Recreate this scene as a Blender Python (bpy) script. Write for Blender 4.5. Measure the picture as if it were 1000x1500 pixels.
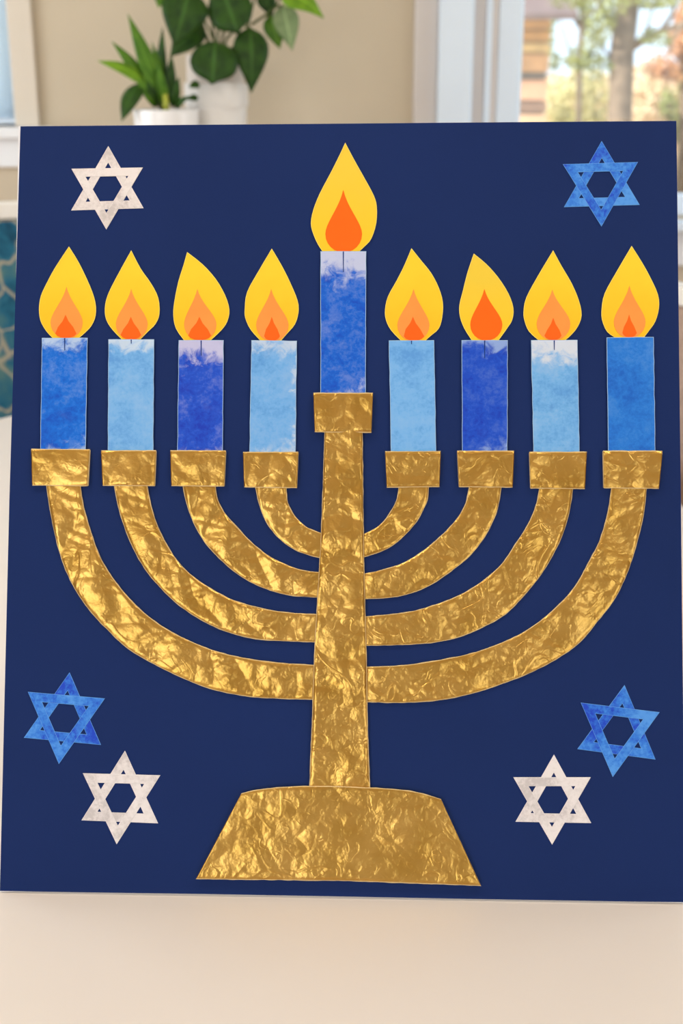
import bpy, math, random
from mathutils import Vector, Matrix, noise

for o in list(bpy.data.objects):
    bpy.data.objects.remove(o)
scene = bpy.context.scene
COL = scene.collection

def S(r, g, b):
    def c(x):
        x /= 255.0
        return x / 12.92 if x <= 0.04045 else ((x + 0.055) / 1.055) ** 2.4
    return (c(r), c(g), c(b), 1.0)

# ---------------------------------------------------------------- camera
FPX, PITCH, EYE = 1880.0, math.radians(19.0), 1.38
TABLE_Z = 0.7402
cam_d = bpy.data.cameras.new('camera')
cam = bpy.data.objects.new('camera', cam_d)
COL.objects.link(cam)
cam.location = (0, 0, EYE)
cam.rotation_euler = (math.pi / 2 - PITCH, 0, 0)
cam_d.sensor_fit = 'VERTICAL'
cam_d.sensor_height = 36.0
cam_d.sensor_width = 24.0
cam_d.lens = 36.0 * FPX / 1500.0
cam_d.clip_start = 0.05
cam_d.clip_end = 300
cam_d.dof.use_dof = True
cam_d.dof.focus_distance = 1.072
cam_d.dof.aperture_fstop = 6.4
scene.camera = cam

# ---------------------------------------------------------------- world, sun, daylight fill, exposure
world = bpy.data.worlds.new('world')
scene.world = world
world.use_nodes = True
bg = world.node_tree.nodes['Background']
bg.inputs['Color'].default_value = (0.78, 0.90, 1.0, 1)
bg.inputs['Strength'].default_value = 1.75

def light(name, kind, loc, rot, energy, color, sx=1, sy=1):
    l = bpy.data.lights.new(name, kind)
    l.energy = energy
    l.color = color
    if kind == 'AREA':
        l.shape = 'RECTANGLE'
        l.size, l.size_y = sx, sy
    o = bpy.data.objects.new(name, l)
    COL.objects.link(o)
    o.location = loc
    o.rotation_euler = rot
    return o

sun = light('sun', 'SUN', (0, 0, 10), (math.radians(50), 0, math.radians(-62)), 8.0, (1.0, 0.90, 0.76))
sun.data.angle = math.radians(1.0)
# front fill in daylight tones, from unseen windows added behind the camera
light('rear_fill_light_1', 'AREA', (-1.55, -2.02, 1.45), (math.radians(90), 0, 0), 29, (0.93, 0.97, 1.0), 1.5, 1.9)
light('rear_fill_light_2', 'AREA', (1.55, -2.02, 1.45), (math.radians(90), 0, 0), 15, (0.96, 0.98, 1.0), 1.5, 1.9)
# side fills through unseen added windows, to brighten the back wall and window trim
light('left_fill_light', 'AREA', (-2.32, 2.1, 1.5), (math.radians(90), 0, math.radians(-90)), 34, (0.86, 0.93, 1.0), 1.5, 1.5)
light('right_fill_light', 'AREA', (2.52, 1.9, 1.5), (math.radians(90), 0, math.radians(90)), 20, (0.86, 0.93, 1.0), 1.5, 1.5)

vs = scene.view_settings
vs.view_transform = 'Standard'
vs.look = 'None'
vs.gamma = 1.0
vs.use_curve_mapping = False
vs.exposure = -0.14

# ---------------------------------------------------------------- helpers
SP, CP = math.sin(PITCH), math.cos(PITCH)
EYEV = Vector((0, 0, EYE))

def ray(x, y):
    a, b = (x - 500) / FPX, (750 - y) / FPX
    return Vector((a, b * SP + CP, b * CP - SP))

def at(x, y, dist):
    """real place of something seen at photo pixel x, y that stands dist metres away over the floor"""
    d = ray(x, y)
    return EYEV + d * (dist / d.y)

def tag(o, label=None, cat=None, group=None, kind=None):
    if label: o['label'] = label
    if cat: o['category'] = cat
    if group: o['group'] = group
    if kind: o['kind'] = kind
    return o

def empty(name, loc=(0, 0, 0), rz=0.0, label=None, cat=None, group=None, kind=None):
    o = bpy.data.objects.new(name, None)
    COL.objects.link(o)
    o.location = loc
    o.rotation_euler = (0, 0, rz)
    o.empty_display_size = 0.05
    return tag(o, label, cat, group, kind)

class MB:
    def __init__(s):
        s.v, s.f, s.m, s.uv = [], [], [], []
    def vert(s, p, uv=(0, 0)):
        s.v.append(tuple(p)); s.uv.append(tuple(uv))
        return len(s.v) - 1
    def face(s, idx, m=0):
        s.f.append(tuple(idx)); s.m.append(m)
    def box(s, lo, hi, m=0, rot=None):
        (x0, y0, z0), (x1, y1, z1) = lo, hi
        c = [(x0, y0, z0), (x1, y0, z0), (x1, y1, z0), (x0, y1, z0), (x0, y0, z1), (x1, y0, z1), (x1, y1, z1), (x0, y1, z1)]
        if rot: c = [rot @ Vector(p) for p in c]
        i = [s.vert(p) for p in c]
        for q in ((0, 3, 2, 1), (4, 5, 6, 7), (0, 1, 5, 4), (1, 2, 6, 5), (2, 3, 7, 6), (3, 0, 4, 7)):
            s.face([i[k] for k in q], m)
        return s
    def tube(s, pts, rad, n=8, m=0):
        pts = [Vector(p) for p in pts]
        if not isinstance(rad, (list, tuple)): rad = [rad] * len(pts)
        rings = []
        prev = None
        for k, p in enumerate(pts):
            t = (pts[min(k + 1, len(pts) - 1)] - pts[max(k - 1, 0)]).normalized()
            a = prev if prev is not None else (Vector((1, 0, 0)) if abs(t.x) < 0.9 else Vector((0, 1, 0)))
            a = (a - t * a.dot(t)).normalized()
            prev = a
            b = t.cross(a)
            rings.append([s.vert(p + (a * math.cos(2 * math.pi * j / n) + b * math.sin(2 * math.pi * j / n)) * rad[k]) for j in range(n)])
        for r0, r1 in zip(rings, rings[1:]):
            for j in range(n):
                s.face((r0[j], r0[(j + 1) % n], r1[(j + 1) % n], r1[j]), m)
        s.face(rings[0][::-1], m); s.face(rings[-1], m)
        return s
    def lathe(s, prof, n=32, m=0, c=(0, 0, 0)):
        rings = []
        for r, z in prof:
            rings.append([s.vert((c[0] + r * math.cos(2 * math.pi * j / n), c[1] + r * math.sin(2 * math.pi * j / n), c[2] + z)) for j in range(n)])
        for r0, r1 in zip(rings, rings[1:]):
            for j in range(n):
                s.face((r0[j], r0[(j + 1) % n], r1[(j + 1) % n], r1[j]), m)
        s.face(rings[0][::-1], m); s.face(rings[-1], m)
        return s
    def prism(s, poly, z0, z1, m=0):
        a = [s.vert((p[0], p[1], z0)) for p in poly]
        b = [s.vert((p[0], p[1], z1)) for p in poly]
        n = len(poly)
        s.face(a[::-1], m); s.face(b, m)
        for j in range(n):
            s.face((a[j], a[(j + 1) % n], b[(j + 1) % n], b[j]), m)
        return s
    def build(s, name, mats, parent=None, smooth=False, bevel=0.0, uv=False):
        me = bpy.data.meshes.new(name)
        me.from_pydata(s.v, [], s.f)
        if not isinstance(mats, (list, tuple)): mats = [mats]
        for m in mats: me.materials.append(m)
        me.polygons.foreach_set('material_index', s.m)
        if uv:
            L = me.uv_layers.new(name='UVMap')
            for lp in me.loops: L.data[lp.index].uv = s.uv[lp.vertex_index]
        if smooth:
            me.polygons.foreach_set('use_smooth', [True] * len(me.polygons))
        me.update()
        o = bpy.data.objects.new(name, me)
        COL.objects.link(o)
        if parent: o.parent = parent
        if bevel:
            b = o.modifiers.new('bevel', 'BEVEL'); b.width = bevel; b.segments = 2; b.limit_method = 'ANGLE'
        return o

# ---------------------------------------------------------------- materials
class NT:
    def __init__(s, name):
        s.mat = bpy.data.materials.new(name); s.mat.use_nodes = True
        s.t = s.mat.node_tree
        s.p = s.t.nodes['Principled BSDF']
    def n(s, kind, **kw):
        o = s.t.nodes.new(kind)
        for k, v in kw.items(): setattr(o, k, v)
        return o
    def ln(s, a, b): s.t.links.new(a, b)
    def coord(s, kind='Object', scale=1.0, offset=0.0):
        c = s.n('ShaderNodeTexCoord')
        m = s.n('ShaderNodeMapping')
        sc = scale if isinstance(scale, (tuple, list)) else (scale,) * 3
        m.inputs['Scale'].default_value = sc
        m.inputs['Location'].default_value = (offset, offset * 0.7, offset * 1.3)
        s.ln(c.outputs[kind], m.inputs['Vector'])
        return m.outputs['Vector']
    def noise(s, vec, scale=1.0, detail=4, rough=0.5, dist=0.0):
        o = s.n('ShaderNodeTexNoise')
        o.inputs['Scale'].default_value = scale; o.inputs['Detail'].default_value = detail
        o.inputs['Roughness'].default_value = rough; o.inputs['Distortion'].default_value = dist
        s.ln(vec, o.inputs['Vector'])
        return o.outputs['Fac']
    def math(s, op, a, b=None, clamp=False):
        o = s.n('ShaderNodeMath', operation=op); o.use_clamp = clamp
        for i, x in enumerate((a, b)):
            if x is None: continue
            if isinstance(x, (int, float)): o.inputs[i].default_value = x
            else: s.ln(x, o.inputs[i])
        return o.outputs[0]
    def ramp(s, fac, stops, interp='LINEAR'):
        o = s.n('ShaderNodeValToRGB'); o.color_ramp.interpolation = interp
        e = o.color_ramp.elements
        while len(e) < len(stops): e.new(0.5)
        for k, (pos, c) in enumerate(stops):
            e[k].position = pos; e[k].color = c if len(c) == 4 else (*c, 1)
        s.ln(fac, o.inputs[0])
        return o.outputs[0]
    def mix(s, fac, a, b, mode='MIX'):
        o = s.n('ShaderNodeMix', data_type='RGBA', blend_type=mode)
        for i, x in ((0, fac), (6, a), (7, b)):
            if isinstance(x, (int, float)): o.inputs[i].default_value = x
            elif isinstance(x, tuple): o.inputs[i].default_value = x
            else: s.ln(x, o.inputs[i])
        return o.outputs[2]
    def smooth(s, x, a, b):
        o = s.n('ShaderNodeMapRange', interpolation_type='SMOOTHSTEP')
        o.inputs[1].default_value = a; o.inputs[2].default_value = b
        s.ln(x, o.inputs[0])
        return o.outputs[0]
    def bump(s, h, strength=0.3, dist=0.001):
        o = s.n('ShaderNodeBump')
        o.inputs['Strength'].default_value = strength; o.inputs['Distance'].default_value = dist
        s.ln(h, o.inputs['Height'])
        s.ln(o.outputs[0], s.p.inputs['Normal'])
        return o
    def set(s, color=None, rough=None, metal=None, spec=None, **kw):
        if color is not None:
            if isinstance(color, tuple): s.p.inputs['Base Color'].default_value = color
            else: s.ln(color, s.p.inputs['Base Color'])
        if rough is not None: s.p.inputs['Roughness'].default_value = rough
        if metal is not None: s.p.inputs['Metallic'].default_value = metal
        if spec is not None: s.p.inputs['Specular IOR Level'].default_value = spec
        for k, v in kw.items(): s.p.inputs[k].default_value = v
        return s

def mottled(name, c, var=0.10, scale=12.0, rough=0.6, spec=0.3, bump=0.0, bscale=300.0, metal=0.0):
    m = NT(name)
    v = m.coord('Object')
    f = m.noise(v, scale, 4)
    lo = tuple(x * (1 - var) for x in c[:3]) + (1,)
    hi = tuple(min(1, x * (1 + var)) for x in c[:3]) + (1,)
    m.set(m.ramp(f, [(0.3, lo), (0.7, hi)]), rough, metal, spec)
    if bump: m.bump(m.noise(v, bscale, 3), bump, 0.0006)
    return m.mat

# paper sheets of the poster
def paper(name, c, var=0.05, scale=40, rough=0.75, spec=0.2):
    return mottled(name, c, var, scale, rough, spec, 0.12, 900)

M_NAVY = NT('navy_paper')
v_ = M_NAVY.coord('Object')
f_ = M_NAVY.noise(v_, 5.0, 3)
g_ = M_NAVY.noise(v_, 1400.0, 2)
M_NAVY.set(M_NAVY.mix(M_NAVY.math('MULTIPLY', g_, 0.5), M_NAVY.ramp(f_, [(0.3, S(17, 38, 90)), (0.7, S(20, 42, 97))]), S(29, 51, 109)), 0.75, 0.0, 0.14)
M_NAVY.bump(g_, 0.15, 0.0004)
M_NAVY = M_NAVY.mat
M_FOAM = paper('white_foam_board', S(235, 236, 242))
M_TORN = paper('cream_paper_edge', S(226, 200, 146))
M_BLUE_EDGE = paper('pale_blue_paper_edge', S(160, 195, 235))
M_YEL_EDGE = paper('pale_yellow_paper_edge', S(250, 226, 120))
M_WICK = paper('wick_ink', S(22, 56, 130))
M_CARD = paper('brown_cardboard', S(170, 135, 95))

def yellow_paper(name, top, low):
    m = NT(name)
    c = m.n('ShaderNodeTexCoord'); sx = m.n('ShaderNodeSeparateXYZ')
    m.ln(c.outputs['UV'], sx.inputs[0])
    v = m.coord('Object')
    y = m.math('ADD', sx.outputs[1], m.math('MULTIPLY', m.math('SUBTRACT', m.noise(v, 60, 3), 0.5), 0.35))
    m.set(m.ramp(y, [(0.10, low), (0.75, top)]), 0.7, 0.0, 0.2)
    m.bump(m.noise(v, 900, 2), 0.1, 0.0004)
    return m.mat
M_YELLOW = yellow_paper('yellow_paper', S(250, 211, 52), S(253, 196, 38))
M_YELLOW_PALE = yellow_paper('lemon_paper', S(240, 206, 66), S(250, 204, 46))
M_ORANGE = paper('orange_paper', S(255, 108, 20), 0.03)
M_PEACH = paper('pale_orange_paper', S(255, 155, 74), 0.04)
M_CORE = paper('deep_orange_paper', S(255, 104, 24), 0.05)

def watercolour(name, main, dark, pale, seed, top=0.0, bottom=0.0, side=0.0, blot=0.15, bscale=38, con=0.13, pmix=0.16):
    """paper washed with water colour: cloudy pigment, bare patches towards some of the sheet's edges"""
    m = NT(name)
    c = m.n('ShaderNodeTexCoord'); sx = m.n('ShaderNodeSeparateXYZ')
    m.ln(c.outputs['UV'], sx.inputs[0])
    v = m.coord('Object', 1.0, seed * 0.37)
    big = m.noise(v, bscale, 5, 0.62, 0.25)
    fine = m.noise(v, 300, 4, 0.65, 0.3)
    f = m.math('ADD', m.math('MULTIPLY', big, 0.66), m.math('MULTIPLY', fine, 0.34))
    colr = m.ramp(f, [(0.5 - con, dark), (0.50, main), (0.5 + con, tuple(a * (1 - pmix) + b * pmix for a, b in zip(main, pale)))])
    w = m.math('SUBTRACT', m.noise(v, 75, 5, 0.65, 0.6), 0.5)
    masks = []
    if top:
        masks.append(m.smooth(m.math('ADD', sx.outputs[1], m.math('MULTIPLY', w, 0.55)), 0.90 - 0.18 * top, 1.06 - 0.18 * top))
    if bottom:
        t = m.math('ADD', m.math('SUBTRACT', 1.0, sx.outputs[1]), m.math('MULTIPLY', w, 0.6))
        t = m.math('ADD', t, m.math('MULTIPLY', m.math('SUBTRACT', sx.outputs[0], 1.0), 0.12))
        masks.append(m.smooth(t, 0.93 - 0.16 * bottom, 1.12 - 0.16 * bottom))
    if side:
        t = m.math('ADD', sx.outputs[0], m.math('MULTIPLY', w, 1.3))
        masks.append(m.smooth(t, 0.98 - 0.2 * side, 1.22 - 0.2 * side))
    masks.append(m.math('MULTIPLY', m.smooth(m.noise(v, 52, 3, 0.5), 0.58, 0.78), blot))
    k = masks[0]
    for q in masks[1:]: k = m.math('MAXIMUM', k, q)
    m.set(m.mix(m.math('MULTIPLY', k, 0.85), colr, pale), 0.62, 0.0, 0.28)
    m.bump(m.noise(v, 700, 3), 0.12, 0.0004)
    return m.mat

def foil(name, seed, fw=0.42, rw=0.9, cw=1.0, rough=0.31):
    m = NT(name)
    v = m.coord('Object', 1.0, seed * 1.7)
    tone = m.noise(v, 30, 3)
    def ridge(scale, d, dist=0.4):
        return m.math('ABSOLUTE', m.math('SUBTRACT', m.noise(v, scale, d, 0.5, dist), 0.5))
    def crease(scale, width, lo, hi):
        line = m.smooth(ridge(scale, 1, 0.9), 0.0, width)
        return m.math('MULTIPLY', m.math('SUBTRACT', 1.0, line), m.smooth(m.noise(v, scale * 0.8, 1), lo, hi))
    wn = m.n('ShaderNodeTexNoise'); wn.inputs['Scale'].default_value = 30; wn.inputs['Detail'].default_value = 2
    m.ln(v, wn.inputs['Vector'])
    wm = m.n('ShaderNodeVectorMath', operation='MULTIPLY_ADD'); m.ln(wn.outputs['Color'], wm.inputs[0])
    wm.inputs[1].default_value = (0.022,) * 3; m.ln(v, wm.inputs[2])
    def facets(scale):
        o = m.n('ShaderNodeTexVoronoi', feature='DISTANCE_TO_EDGE'); o.inputs['Scale'].default_value = scale
        m.ln(wm.outputs[0], o.inputs['Vector'])
        return o.outputs['Distance']
    h = m.math('ADD', m.math('MULTIPLY', facets(38), fw), m.math('MULTIPLY', ridge(20, 2), rw))
    h = m.math('ADD', h, m.math('MULTIPLY', facets(95), 0.10))
    h = m.math('ADD', h, m.math('MULTIPLY', crease(26, 0.03, 0.46, 0.58), 0.09 * cw))
    h = m.math('ADD', h, m.math('MULTIPLY', crease(70, 0.05, 0.50, 0.62), 0.045 * cw))
    h = m.math('ADD', h, m.math('MULTIPLY', m.noise(v, 260, 3), 0.085))
    m.set(m.ramp(tone, [(0.3, S(184, 142, 66)), (0.7, S(202, 160, 86))]), rough, 1.0)
    m.bump(h, 0.9, 0.0042)
    return m.mat
FOILS = [foil('gold_foil_wrinkled', 1.0, 0.24, 0.55, 0.6), foil('gold_foil_creased', 4.1, 0.48, 0.7, 0.7),
         foil('gold_foil_smooth', 7.2, 0.28, 0.5, 0.8), foil('gold_foil_flat', 10.3, 0.30, 0.5, 0.6)]

# room
M_WALL = mottled('beige_wall_paint', S(198, 185, 164), 0.03, 3, 0.85, 0.15, 0.08, 500)
M_CEIL = mottled('ceiling_paint', S(240, 238, 232), 0.02, 3, 0.9, 0.1)
M_TRIM = mottled('white_trim_paint', S(232, 234, 238), 0.02, 5, 0.45, 0.4)
M_TRIM_CREAM = mottled('cream_trim_paint', S(214, 204, 190), 0.02, 5, 0.5, 0.3)
M_TRIM_GREY = mottled('greige_trim_and_shade', S(212, 206, 204), 0.02, 5, 0.5, 0.3)  # own paint of the outer casing; painted-in shade on the jamb strip
M_SASH = mottled('daylight_tinted_vinyl', S(222, 236, 252), 0.02, 5, 0.4, 0.4)  # white vinyl with the blue of window daylight put into its colour
M_TABLE = mottled('white_laminate', S(230, 222, 216), 0.015, 2.5, 0.42, 0.35)
M_TLEG = mottled('white_metal_leg', S(225, 225, 225), 0.03, 8, 0.4, 0.5)
M_WHITEWOOD = mottled('white_lacquered_wood', S(236, 232, 226), 0.03, 14, 0.4, 0.4)
M_TAUPE = mottled('taupe_fabric', S(176, 152, 138), 0.10, 60, 0.9, 0.1, 0.4, 900)
M_POT = mottled('white_glazed_ceramic', S(236, 234, 234), 0.02, 8, 0.25, 0.5)
M_POT2 = mottled('matt_white_planter', S(226, 222, 218), 0.03, 20, 0.6, 0.3)
M_POT3 = mottled('off_white_liner', S(214, 204, 196), 0.03, 20, 0.7, 0.2)
M_SOIL = mottled('potting_soil', S(40, 32, 24), 0.4, 120, 0.95, 0.1, 0.8, 200)
M_STAND = mottled('pale_wood', S(196, 168, 132), 0.15, 9, 0.5, 0.3)
M_GREY = mottled('dark_bronze_metal', S(90, 88, 86), 0.05, 8, 0.4, 0.5)

mf = NT('oak_floor')
v_ = mf.coord('Object', (1.0, 9.0, 1.0))
mf.set(mf.ramp(mf.noise(v_, 3, 6, 0.6, 0.4), [(0.3, S(150, 112, 76)), (0.7, S(188, 150, 108))]), 0.45, 0, 0.35)
M_FLOOR = mf.mat
ml = NT('frosted_lamp_glass')
ml.set((1, 0.95, 0.88, 1), 0.5)
ml.p.inputs['Emission Color'].default_value = (1.0, 0.86, 0.70, 1)
ml.p.inputs['Emission Strength'].default_value = 9.0
M_LAMP = ml.mat
mg = NT('window_glass')
gt = mg.n('ShaderNodeBsdfTransparent'); gt.inputs[0].default_value = (0.96, 0.985, 1.0, 1)
gg = mg.n('ShaderNodeBsdfGlossy'); gg.inputs['Roughness'].default_value = 0.02
gm = mg.n('ShaderNodeMixShader'); gm.inputs[0].default_value = 0.025
mg.ln(gt.outputs[0], gm.inputs[1]); mg.ln(gg.outputs[0], gm.inputs[2])
mg.ln(gm.outputs[0], mg.t.nodes['Material Output'].inputs[0])
M_GLASS = mg.mat
mb = NT('blind_fabric')
mb.set(S(226, 238, 250), 0.9, 0, 0.1, **{'Transmission Weight': 0.0})
tr = mb.n('ShaderNodeBsdfTranslucent'); tr.inputs[0].default_value = S(240, 248, 255)
mx = mb.n('ShaderNodeMixShader'); mx.inputs[0].default_value = 0.92
mb.ln(mb.p.outputs[0], mx.inputs[1]); mb.ln(tr.outputs[0], mx.inputs[2])
mb.ln(mx.outputs[0], mb.t.nodes['Material Output'].inputs[0])
M_BLIND = mb.mat

# teal leaf-print upholstery: dark teal patches parted by pale branching lines
mt = NT('teal_botanical_print')
v_ = mt.coord('Object', (1.0, 1.0, 0.7))
wob = mt.noise(v_, 9, 3, 0.5, 0.5)
vor = mt.n('ShaderNodeTexVoronoi', feature='DISTANCE_TO_EDGE')
vor.inputs['Scale'].default_value = 17
va = mt.n('ShaderNodeVectorMath', operation='ADD'); mt.ln(v_, va.inputs[0])
vc = mt.n('ShaderNodeCombineXYZ'); mt.ln(mt.math('MULTIPLY', wob, 0.12), vc.inputs[0]); mt.ln(mt.math('MULTIPLY', wob, 0.08), vc.inputs[2])
mt.ln(vc.outputs[0], va.inputs[1]); mt.ln(va.outputs[0], vor.inputs['Vector'])
patch = mt.ramp(mt.noise(v_, 16, 3, 0.6, 0.4), [(0.30, S(30, 66, 92)), (0.48, S(44, 104, 132)), (0.64, S(84, 124, 128)), (0.80, S(140, 142, 124))])
lines = mt.smooth(vor.outputs['Distance'], 0.0, 0.075)
mt.set(mt.mix(lines, S(172, 164, 144), patch), 0.9, 0, 0.1)
mt.bump(mt.noise(v_, 800, 2), 0.3, 0.0005)
M_TEAL = mt.mat

def leafmat(name, a, b, rough=0.45):
    m = NT(name)
    c = m.n('ShaderNodeTexCoord'); sx = m.n('ShaderNodeSeparateXYZ')
    m.ln(c.outputs['UV'], sx.inputs[0])
    rib = m.math('ABSOLUTE', m.math('SUBTRACT', sx.outputs[0], 0.5))
    w = m.noise(m.coord('Object'), 45, 3)
    body = m.ramp(w, [(0.3, a), (0.7, b)])
    pale = tuple(min(1, x * 1.45 + 0.01) for x in b[:3]) + (1,)
    m.set(m.mix(m.smooth(rib, 0.0, 0.07), pale, body), rough, 0, 0.25)
    return m.mat
M_LEAF_DARK = leafmat('dark_green_leaf', S(22, 52, 6), S(42, 78, 12))
M_LEAF_MID = leafmat('mid_green_leaf', S(54, 96, 12), S(84, 126, 26))
M_LEAF_BRIGHT = leafmat('bright_green_leaf', S(86, 128, 20), S(118, 160, 34))
M_LEAF_SAGE = leafmat('pale_sage_leaf_underside', S(116, 140, 96), S(140, 160, 116), 0.6)
M_STEM = mottled('green_stem', S(74, 90, 44), 0.2, 40, 0.6, 0.3)
M_STEM_YEL = mottled('yellow_green_stalk', S(160, 166, 62), 0.2, 40, 0.5, 0.3)
def outleaf(name, a, b):
    m = NT(name)
    oi = m.noise(m.coord('Object'), 2.6, 3)
    m.set(m.ramp(oi, [(0.35, a), (0.65, b)]), 0.7, 0, 0.2)
    return m.mat
M_OUT_OLIVE = outleaf('olive_leaves', S(120, 128, 70), S(168, 172, 110))
M_OUT_TAN = outleaf('dry_cream_leaves', S(214, 184, 148), S(250, 232, 200))
M_OUT_ORANGE = outleaf('rust_orange_leaves', S(186, 136, 98), S(232, 186, 146))
M_OUT_YEL = outleaf('yellow_green_leaves', S(176, 172, 116), S(232, 222, 172))
M_BARK = mottled('grey_brown_bark', S(134, 118, 104), 0.35, 14, 0.9, 0.1, 0.8, 40)
M_LAWN = mottled('dry_lawn', S(206, 184, 140), 0.2, 1.2, 0.95, 0.05)

# ---------------------------------------------------------------- the room shell
WY = 3.40                      # inner face of the window wall
XL, XR, YB, ZC = -2.3, 2.5, -2.0, 2.62
L0, L1, LZ0, LZ1 = -1.75, -0.824, 1.245, 2.25      # left opening
R0, R1, RZ0, RZ1 = 0.400, 1.80, 1.02, 2.30         # right opening
TH = 0.16
def struct(name, mb, mat, **k):
    return tag(mb.build(name, mat, **k), kind='structure')
w = MB()
for lo, hi in (((XL - TH, 0), (L0, ZC)), ((L0, 0), (L1, LZ0)), ((L0, LZ1), (L1, ZC)), ((L1, 0), (R0, ZC)),
               ((R0, 0), (R1, RZ0)), ((R0, RZ1), (R1, ZC)), ((R1, 0), (XR + TH, ZC))):
    w.box((lo[0], WY, lo[1]), (hi[0], WY + TH, hi[1]))
struct('wall_back', w, M_WALL)
w = MB()
for lo, hi in (((YB, 0), (1.35, ZC)), ((1.35, 0), (2.85, 0.75)), ((1.35, 2.25), (2.85, ZC)), ((2.85, 0), (WY, ZC))):
    w.box((XL - TH, lo[0], lo[1]), (XL, hi[0], hi[1]))
struct('wall_left', w, M_WALL)
w = MB()
for lo, hi in (((YB, 0), (1.15, ZC)), ((1.15, 0), (2.65, 0.75)), ((1.15, 2.25), (2.65, ZC)), ((2.65, 0), (WY, ZC))):
    w.box((XR, lo[0], lo[1]), (XR + TH, hi[0], hi[1]))
struct('wall_right', w, M_WALL)
w = MB()
for lo, hi in (((XL - TH, 0), (-2.3, ZC)), ((-2.3, 0), (-0.8, 0.5)), ((-2.3, 2.4), (-0.8, ZC)), ((-0.8, 0), (0.8, ZC)),
               ((0.8, 0), (2.3, 0.5)), ((0.8, 2.4), (2.3, ZC)), ((2.3, 0), (XR + TH, ZC))):
    w.box((lo[0], YB - TH, lo[1]), (hi[0], YB, hi[1]))
struct('wall_rear', w, M_WALL)
struct('floor', MB().box((XL - TH, YB - TH, -0.12), (XR + TH, WY + TH, 0)), M_FLOOR)
struct('ceiling', MB().box((XL - TH, YB - TH, ZC), (XR + TH, WY + TH, ZC + 0.12)), M_CEIL)
struct('baseboard_back', MB().box((XL, WY - 0.016, 0), (XR, WY, 0.11)), M_TRIM, bevel=0.004)
struct('baseboard_left', MB().box((XL, YB, 0), (XL + 0.016, WY - 0.016, 0.11)), M_TRIM, bevel=0.004)
struct('baseboard_right', MB().box((XR - 0.016, YB, 0), (XR, WY - 0.016, 0.11)), M_TRIM, bevel=0.004)

# left window: cream casing, white stool and apron, roller blind drawn down
win1 = empty('window_1', ((L0 + L1) / 2, WY, LZ0), kind='structure')
def wbox(win, name, lo, hi, mat, bevel=0.004):
    l = win.location
    return MB().box([a - b for a, b in zip(lo, l)], [a - b for a, b in zip(hi, l)]).build(name, mat, win, bevel=bevel)
wbox(win1, 'casing', (L1, WY - 0.018, LZ0), (L1 + 0.062, WY, LZ1 + 0.07), M_TRIM_CREAM)
wbox(win1, 'casing', (L0 - 0.062, WY - 0.018, LZ0), (L0, WY, LZ1 + 0.07), M_TRIM_CREAM)
wbox(win1, 'head_casing', (L0, WY - 0.018, LZ1), (L1, WY, LZ1 + 0.07), M_TRIM_CREAM)
wbox(win1, 'sill', (L0 - 0.09, WY - 0.045, LZ0 - 0.028), (L1 + 0.09, WY + 0.10, LZ0), M_TRIM)
wbox(win1, 'apron', (L0 - 0.062, WY - 0.016, LZ0 - 0.100), (L1 + 0.062, WY, LZ0 - 0.028), M_TRIM)
wbox(win1, 'frame', (L0, WY + 0.09, LZ0), (L0 + 0.05, WY + 0.13, LZ1), M_SASH)
wbox(win1, 'frame', (L1 - 0.05, WY + 0.09, LZ0), (L1, WY + 0.13, LZ1), M_SASH)
wbox(win1, 'pane', (L0 + 0.05, WY + 0.105, LZ0), (L1 - 0.05, WY + 0.111, LZ1), M_GLASS, 0)
blind = empty('roller_blind', ((L0 + L1) / 2, WY + 0.04, LZ0 + 0.004), label='pale translucent roller blind drawn down over the window at the far left', cat='blind')
wb = (L1 - L0) / 2 - 0.004
MB().box((-wb, 0.000, 0.014), (wb, 0.002, LZ1 - LZ0 - 0.06)).build('fabric', M_BLIND, blind)
MB().box((-wb, -0.006, 0.0), (wb, 0.008, 0.014)).build('bottom_bar', M_SASH, blind, bevel=0.002)
MB().tube([(-wb, 0, LZ1 - LZ0 - 0.04), (wb, 0, LZ1 - LZ0 - 0.04)], 0.025, 16).build('roller_tube', M_SASH, blind, smooth=True)

# right window: stepped white frame
win2 = empty('window_2', ((R0 + R1) / 2, WY, RZ0), kind='structure')
def upright(name, prof, z0, z1, mat, mirror=False):
    """vertical moulding with the given (x, y) section"""
    l = win2.location
    pr = [((R0 + R1 - x) if mirror else x, y) for x, y in prof]
    if mirror: pr = pr[::-1]
    return MB().prism([(x - l.x, y - l.y) for x, y in pr], z0 - l.z, z1 - l.z).build(name, mat, win2, bevel=0.002)
outer_prof = [(0.180, WY), (0.180, WY - 0.016), (0.184, WY - 0.020), (0.238, WY - 0.020), (0.238, WY)]
casing_prof = [(0.238, WY), (0.238, WY - 0.052), (0.242, WY - 0.055), (0.318, WY - 0.055), (0.325, WY - 0.048), (0.325, WY)]
jamb_prof = [(0.325, WY), (0.325, WY - 0.014), (0.3875, WY - 0.014), (0.3875, WY)]
bead_prof = [(0.356, WY - 0.014), (0.357, WY - 0.024), (0.372, WY - 0.024), (0.373, WY - 0.014)]
sash_prof = [(0.388, WY + 0.10), (0.388, WY - 0.006), (0.391, WY - 0.010), (0.440, WY - 0.010), (0.452, WY + 0.004), (0.456, WY + 0.06), (0.456, WY + 0.10)]
for mir in (False, True):
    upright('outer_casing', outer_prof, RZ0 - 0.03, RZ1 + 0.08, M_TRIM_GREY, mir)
    upright('casing', casing_prof, RZ0 - 0.03, RZ1 + 0.08, M_SASH, mir)
    upright('shaded_jamb_strip', jamb_prof, RZ0 - 0.03, RZ1, M_TRIM_GREY, mir)  # grey colour stands in for shade between casing and sash
    upright('stop_bead', bead_prof, RZ0 - 0.03, RZ1, M_SASH, mir)
    upright('sash_stile', sash_prof, RZ0, RZ1, M_SASH, mir)
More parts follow.
